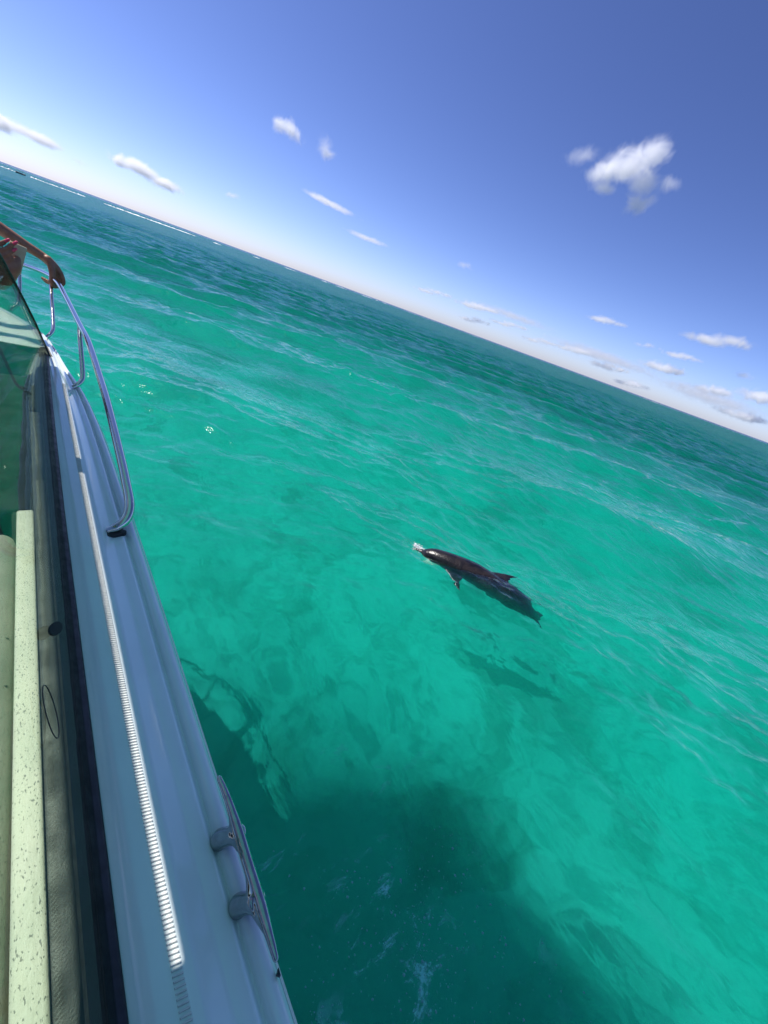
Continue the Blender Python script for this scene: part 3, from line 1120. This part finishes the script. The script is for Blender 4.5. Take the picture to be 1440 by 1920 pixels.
# splash at the beak
M_FOAM = simple('white_foam', (0.85, 0.88, 0.88), 0.6)
geo = []
bt = dpx(784, 1030, 0.01)
for i in range(420):
    a = random.random()
    c = bt + ax * random.uniform(-0.06, 0.09) + side * random.gauss(0.0, 0.022) + UPZ * (abs(random.gauss(0.0, 0.014)) + 0.012)
    if a > 0.55:
        c = bt + ax * random.uniform(-0.08, 0.26) + side * random.uniform(-0.03, 0.13) + UPZ * random.uniform(0.004, 0.04)
    r = random.uniform(0.0018, 0.0062) if a <= 0.55 else random.uniform(0.001, 0.0032)
    geo.append(tube_geo([c - Vector((0, 0, r * .3)), c + Vector((0, 0, r * .3))], r, seg=7, round_cap=True))
V, F = merge_geo(geo)
tag(mesh('splash', V, F, M_FOAM), 'white splash of droplets around the beak of the dolphin', kind='stuff')

# bubbles and flecks of foam left floating beside the hull
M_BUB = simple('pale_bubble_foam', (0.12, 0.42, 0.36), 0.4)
nb_ = 900
bx = rng.normal(1.02, 0.30, nb_)
by = rng.normal(-0.12, 0.26, nb_)
bx, by = bx + 0.07 * np.sin(by * 9), by + 0.07 * np.sin(bx * 11)
keep = (bx > 0.45) & (by < 0.55 - 0.45 * (bx - 0.6)) & (bx < 1.6)
bx, by = bx[keep], by[keep]
wx, wy, wz = waves(bx, by, np.full_like(bx, 0.012))
V, F = [], []
for x_, y_, z_ in zip(bx + wx, by + wy, wz):
    r_ = min(0.0065, 0.0012 + rng.exponential(0.0013))
    o = len(V)
    a0 = rng.uniform(0, 6.28)
    for k in range(7):
        a_ = a0 + 2 * math.pi * k / 7
        q_ = rng.uniform(0.75, 1.2)
        V.append((x_ + r_ * q_ * math.cos(a_), y_ + r_ * q_ * math.sin(a_), z_ + 0.0005))
    V.append((x_, y_, z_ + 0.001 + 0.35 * r_))
    F += [(o + k, o + (k + 1) % 7, o + 7) for k in range(7)]
tag(mesh('foam_flecks', V, F, M_BUB), 'scattered bubbles and foam flecks on the shaded water beside the hull', kind='stuff')

# ------------------------------------------------------------------ surf on the reef
geo = []
reef = [(-260, 330), (-150, 335), (-60, 340), (20, 335), (60, 345), (140, 420), (260, 560), (420, 690), (640, 760), (860, 640), (960, 330), (930, 60), (880, -160)]
rp, _ = catmull([(x, y, 0) for x, y in reef], [0] * len(reef), 40)
V, F = [], []
i = 0
while i < len(rp) - 12:
    ln = random.randint(3, 9)
    if random.random() < (0.80 if rp[i][0] < 90 else 0.35):
        seg_ = rp[i:i + ln]
        for k in range(len(seg_) - 1):
            p, q = Vector(seg_[k]), Vector(seg_[k + 1])
            d = (q - p).normalized()
            nn = Vector((-d.y, d.x, 0))
            steps = 6
            prev = None
            for s in range(steps + 1):
                c = p.lerp(q, s / steps)
                e = max(0.0, math.sin(math.pi * (k + s / steps) / (len(seg_) - 1))) ** 0.5
                h = (0.03 + 0.97 * random.random() ** 2.5) * (0.40 if c.x < 90 else 0.45) * (e if c.x > 90 else 1.0) + 0.02
                w = 0.6 + 3.0 * random.random() ** 2
                o = len(V)
                V += [c - nn * w, c - nn * 0.6 + UPZ * h, c + nn * 0.5 + UPZ * h * 0.9, c + nn * (w + 0.8)]
                if prev is not None:
                    for m_ in range(3):
                        F.append((prev + m_, o + m_, o + m_ + 1, prev + m_ + 1))
                prev = o
    i += ln - 1 + (random.randint(0, 1) if rp[min(i + ln, len(rp) - 1)][0] < 90 else random.randint(1, 6))
tag(mesh('reef_surf', V, F, M_FOAM), 'thin broken white line of surf on the far reef below the horizon', kind='stuff')

# far boat by the surf
M_FB = simple('far_boat_dark', (0.03, 0.035, 0.05), 0.5)
M_FBW = simple('far_boat_white', (0.7, 0.7, 0.7), 0.4)
fp = atY(38, 320, 300.0)
fb = tag(empty('fishing_boat', (fp.x, 300.0, 0.0)), 'tiny dark boat far off in front of the reef surf', 'boat')
rows_ = []
for yy, hw, zt in ((-3.2, 0.9, 0.75), (-1.5, 1.15, 0.75), (0.5, 1.15, 0.8), (2.2, 0.75, 0.95), (3.3, 0.06, 1.15)):
    rows_.append([(0, yy, -0.2), (hw * 0.7, yy, -0.1), (hw, yy, zt), (hw - 0.12, yy, zt + 0.02), (0, yy, zt - 0.02)])
V, F = [], []
for sgn in (1, -1):
    o = len(V)
    for r_ in rows_:
        V += [(x * sgn, y, z) for x, y, z in r_]
    for i in range(4):
        for k in range(4):
            F.append((o + i * 5 + k, o + (i + 1) * 5 + k, o + (i + 1) * 5 + k + 1, o + i * 5 + k + 1))
h_ = mesh('hull', V, F, M_FB, fb)
h_.rotation_euler.z = math.radians(70)
c_ = box('canopy', -0.9, 0.9, -1.6, 0.8, 1.95, 2.05, M_FB, fb, 0.03)
c_.rotation_euler.z = math.radians(70)
for x, y in ((-.8, -1.4), (.8, -1.4), (-.8, .6), (.8, .6)):
    q_ = tube('post', [(x, y, 0.7), (x, y, 1.96)], 0.05, M_FB, fb, seg=8)
    q_.rotation_euler.z = math.radians(70)
fb.scale = (0.55, 0.55, 0.6)

# ------------------------------------------------------------------ person at the bow rail
def mat_skin():
    mt, t = newmat('tanned_skin')
    pos = t.n('ShaderNodeNewGeometry').outputs['Position']
    f = t.noise(pos, 30, 5, 0.6)
    c = t.mixc(t.maprange(f, 0.3, 0.7), rgba(0.34, 0.16, 0.095), rgba(0.26, 0.11, 0.065))
    p = t.n('ShaderNodeBsdfPrincipled', i={'Base Color': c, 'Roughness': 0.45, 'Subsurface Weight': 0.08, 'Subsurface Scale': 0.01})
    b = t.n('ShaderNodeBump', i={'Height': t.noise(pos, 300, 3, 0.6), 'Strength': 0.15, 'Distance': 0.001})
    t.link(b.outputs[0], p.inputs['Normal'])
    t.link(p.outputs[0], t.n('ShaderNodeOutputMaterial').inputs['Surface'])
    return mt


M_SKIN = mat_skin()
M_NAIL = simple('coral_pink_nail', (0.75, 0.05, 0.12), 0.15, coat=0.5)
M_HAIR = simple('dark_hair', (0.02, 0.013, 0.01), 0.5, var=0.4, vscale=60)
M_SUIT = simple('black_swimsuit', (0.02, 0.02, 0.025), 0.7, var=0.3, vscale=50)
M_PHONE = simple('gold_phone_case', (0.62, 0.52, 0.34), 0.35, var=0.1, vscale=30)
M_SCREEN = simple('dark_phone_glass', (0.01, 0.01, 0.012), 0.08)
FLOOR = GZ - 0.70


def hand_geo(w, y, x, curls, spread=0.0, scale=1.0, thumb_dir=None, thumb_side=1):
    """wrist w, y along the fingers, x across towards the thumb; curls: bend angles of knuckle, middle, tip joint per finger.
    Returns geometry and fingertip frames"""
    y = Vector(y).normalized()
    x = Vector(x)
    x = (x - y * x.dot(y)).normalized()
    z = x.cross(y).normalized()                      # back of the hand
    if thumb_side < 0:
        z = -z
    g, tips = [], []
    offs = [0.030, 0.010, -0.010, -0.029]
    lens = [(0.040, 0.024, 0.019), (0.044, 0.027, 0.020), (0.041, 0.025, 0.019), (0.032, 0.019, 0.017)]
    for f in range(4):
        k0 = w + (x * offs[f] + y * (0.082 - 0.004 * abs(f - 1))) * scale
        g.append(tube_geo([w + x * offs[f] * 0.6 * scale, w.lerp(k0, .5) + z * 0.002, k0], [0.0155 * scale, 0.0135 * scale, 0.0105 * scale], seg=12, smooth=4, round_cap=True))
        P = [k0]
        a = 0
        d = y
        for L, c in zip(lens[f], curls[f]):
            a += math.radians(c)
            d = y * math.cos(a) - z * math.sin(a)
            P.append(P[-1] + (d + x * spread * (1.5 - f) * 0.1) * L * scale)
        g.append(tube_geo(P, [0.0098 * scale, 0.0086 * scale, 0.0078 * scale, 0.0066 * scale], seg=12, round_cap=True))
        back = (y * math.sin(a) + z * math.cos(a))
        tips.append((P[-1], d, back, x))
    b = w + (x * 0.022 + y * 0.022) * scale
    td = Vector(thumb_dir).normalized() if thumb_dir else (x * 0.7 + y * 0.7 - z * 0.2).normalized()
    P = [b, b + (x * 0.022 + y * 0.022 - z * 0.006) * scale, b + (x * 0.026 + y * 0.026) * scale + td * 0.028 * scale, b + (x * 0.026 + y * 0.026) * scale + td * 0.054 * scale]
    g.append(tube_geo(P, [0.0155 * scale, 0.0130 * scale, 0.0100 * scale, 0.0080 * scale], seg=12, smooth=3, round_cap=True))
    tips.append((P[-1], td, z, x))
    return g, tips


geo = []
# gripping hand: palm over the rail
rp_ = Vector((0.083, 3.42, GZ + 0.247))
rt = Vector((-0.17, 0.36, 0.004)).normalized()
elbowR = Vector((-0.28, 3.33, GZ + 0.52))
yd = Vector((0.62, 0.34, -0.62))
yd = (yd - rt * yd.dot(rt)).normalized()
zc_ = rt.cross(yd)
if zc_.z < 0:
    zc_ = -zc_
wr = rp_ - yd * 0.078 + zc_ * 0.062
for k in range(4):
    o_ = rt * (0.0235 * (k - 1.5))
    e_ = 1.0 - 0.06 * abs(k - 1.2)
    kn_ = rp_ + o_ + zc_ * 0.050 + yd * 0.010
    geo.append(tube_geo([wr + o_ * 0.55, wr.lerp(kn_, .55) + o_ * 0.2 + zc_ * 0.006, kn_], [0.024, 0.020, 0.0150], seg=12, smooth=4, round_cap=True))
    geo.append(tube_geo([kn_, rp_ + o_ + yd * 0.050 * e_ + zc_ * 0.022, rp_ + o_ + yd * 0.036 * e_ - zc_ * 0.026, rp_ + o_ - yd * 0.006 - zc_ * 0.031],
                        [0.0145, 0.0125, 0.0112, 0.0090], seg=12, smooth=3, round_cap=True))
tb = wr - rt * 0.030 + yd * 0.020 - zc_ * 0.012
geo.append(tube_geo([tb, tb + yd * 0.030 - zc_ * 0.034 - rt * 0.012, rp_ - rt * 0.044 + yd * 0.004 - zc_ * 0.030, rp_ - rt * 0.030 + yd * 0.032 - zc_ * 0.034],
                    [0.019, 0.016, 0.0125, 0.0100], seg=12, smooth=4, round_cap=True))
shR = Vector((-0.58, 3.52, FLOOR + 1.36))
geo.append(tube_geo([shR, shR.lerp(elbowR, .5) + Vector((0, -.01, 0)), elbowR], [0.055, 0.046, 0.041], seg=16, smooth=5, round_cap=True))
geo.append(tube_geo([elbowR, elbowR.lerp(wr, .3), elbowR.lerp(wr, .75), wr, wr + yd * 0.03], [0.038, 0.038, 0.027, 0.024, 0.023], seg=16, smooth=5, round_cap=True))
# hand with the phone, nearer the windscreen
elbowL = Vector((-0.36, 3.02, FLOOR + 1.00))
shL = Vector((-0.66, 3.20, FLOOR + 1.36))
pw = atY(2, 532, 3.00)
kL = atY(-14, 484, 3.00)
py_ = (kL - pw).normalized()
tipsL = []
for fpx in (((-16, 466, 3.02), (0, 457, 2.985), (13, 451, 2.975)), ((-14, 478, 3.02), (6, 469, 2.975), (28, 456, 2.965)), ((-12, 490, 3.02), (8, 480, 2.975), (27, 469, 2.965)), ((-10, 502, 3.02), (8, 493, 2.98), (23, 483, 2.97))):
    P_ = [atY(*q_) for q_ in fpx]
    geo.append(tube_geo([pw.lerp(P_[0], 0.2), pw.lerp(P_[0], 0.65), P_[0]], [0.025, 0.019, 0.013], seg=12, smooth=4, round_cap=True))
    geo.append(tube_geo(P_, [0.0115, 0.0100, 0.0082], seg=12, smooth=4, round_cap=True))
    d_ = (P_[2] - P_[1]).normalized()
    bk = (Vector((0, 0, H)) - P_[2]).normalized()
    bk = (bk - d_ * bk.dot(d_)).normalized()
    tipsL.append((P_[2], d_, bk, d_.cross(bk)))
# heel of the hand and thumb under the phone
geo.append(tube_geo([pw, atY(14, 516, 3.0), atY(26, 500, 2.99), atY(32, 486, 2.99)], [0.030, 0.036, 0.030, 0.017], seg=14, smooth=4, round_cap=True))
geo.append(tube_geo([shL, shL.lerp(elbowL, .5), elbowL], [0.055, 0.046, 0.041], seg=16, smooth=5, round_cap=True))
geo.append(tube_geo([elbowL, elbowL.lerp(pw, .3), elbowL.lerp(pw, .75), pw, pw + py_ * 0.03], [0.041, 0.043, 0.031, 0.027, 0.026], seg=16, smooth=5, round_cap=True))
# body, standing in the bow well and leaning to the rail
hip = Vector((-0.80, 3.38, FLOOR + 0.88))
chest = Vector((-0.66, 3.37, FLOOR + 1.22))
neck = Vector((-0.62, 3.36, FLOOR + 1.42))
head = Vector((-0.57, 3.37, FLOOR + 1.58))
geo.append(tube_geo([hip - UPZ * 0.05, hip, hip.lerp(chest, .45), chest, chest.lerp(neck, .55), neck, neck.lerp(head, .5)], [0.13, 0.150, 0.115, 0.140, 0.12, 0.056, 0.054], seg=20, smooth=5, round_cap=True, squash=(1, 1)))
geo.append(tube_geo([shR, chest.lerp(neck, .5), shL], [0.058, 0.07, 0.058], seg=16, smooth=4, round_cap=True))
geo.append(tube_geo([head - UPZ * 0.075 + Vector((.025, 0, 0)), head - UPZ * 0.03 + Vector((.012, 0, 0)), head + UPZ * 0.04, head + UPZ * 0.075], [0.05, 0.072, 0.086, 0.070], seg=18, smooth=4, round_cap=True))
geo.append(tube_geo([head + Vector((.078, 0.012, 0.01)), head + Vector((.100, 0.014, -.03))], [0.009, 0.013], seg=10, round_cap=True))
for sg, px_ in ((-1, -0.86), (1, -0.74)):
    h0 = hip + Vector((0.02 * sg, 0.085 * sg, -0.03))
    kn = Vector((px_ + 0.06, h0.y + 0.02 * sg, FLOOR + 0.47))
    an = Vector((px_, h0.y + 0.03 * sg, FLOOR + 0.075))
    geo.append(tube_geo([h0, h0.lerp(kn, .5), kn, kn.lerp(an, .35), an], [0.088, 0.075, 0.055, 0.056, 0.036], seg=16, smooth=5, round_cap=True))
    geo.append(tube_geo([an - UPZ * 0.030 - Vector((0.03, 0, 0)), an - UPZ * 0.04 + Vector((0.07, 0, 0)), an - UPZ * 0.05 + Vector((0.15, 0, 0))], [0.036, 0.034, 0.024], seg=14, smooth=4, round_cap=True))
V, F = merge_geo(geo)
person = remeshed('person', V, F, 0.0045, M_SKIN, None, 3)
tag(person, 'person with coral nails holding the steel bow rail and a phone', 'person')
# swimsuit and hair as children
V, F = tube_geo([hip - UPZ * 0.09, hip, hip.lerp(chest, .45), chest, chest.lerp(neck, .25)], [0.130, 0.157, 0.121, 0.146, 0.140], seg=24, smooth=5)
mesh('swimsuit', V, F, M_SUIT, person)
V, F = tube_geo([head + UPZ * 0.085 + Vector((-.01, 0, 0)), head + UPZ * 0.03 + Vector((-.03, 0, 0)), head - UPZ * 0.07 + Vector((-.055, 0, 0)), head - UPZ * 0.22 + Vector((-.07, 0, 0))], [0.072, 0.092, 0.07, 0.045], seg=18, smooth=5, round_cap=True)
mesh('hair', V, F, M_HAIR, person)
for (tip, d, back, xx) in tipsL[:3]:
    c = tip + back * 0.0050 + d * 0.003
    V, F = tube_geo([c - d * 0.006, c + d * 0.008], [0.0072, 0.0062], seg=12, round_cap=True)
    mesh('fingernail', V, F, M_NAIL, person)
# the phone
pc = atY(29, 484, 3.015)
phd = (atY(38, 450, 3.01) - atY(22, 516, 3.02)).normalized()
phx = Vector((0.93, 0.30, -0.25))
phx = (phx - phd * phx.dot(phd)).normalized()
phn = phx.cross(phd)


def slab(name, c, hx, hy, hz, mat, parent):
    o = box(name, -hx, hx, -hy, hy, -hz, hz, mat, parent, min(hz * 0.9, 0.004), 3)
    mm = Matrix.Identity(4)
    for i_, v_ in enumerate((phx, phd, phn)):
        for k_ in range(3):
            mm[k_][i_] = v_[k_]
    for k_ in range(3):
        mm[k_][3] = c[k_]
    o.matrix_world = mm
    return o


phone = slab('phone', pc, 0.034, 0.070, 0.0045, M_PHONE, None)
tag(phone, 'gold cased phone held in a hand with coral nails', 'phone')
sl = slab('phone_screen', Vector((0, 0, 0)), 0.033, 0.069, 0.0008, M_SCREEN, None)
sl.parent = phone
sl.matrix_world = phone.matrix_world @ Matrix.Translation((0, 0, 0.0048 if phn.dot(Vector((0, 0, H)) - pc) < 0 else -0.0048))
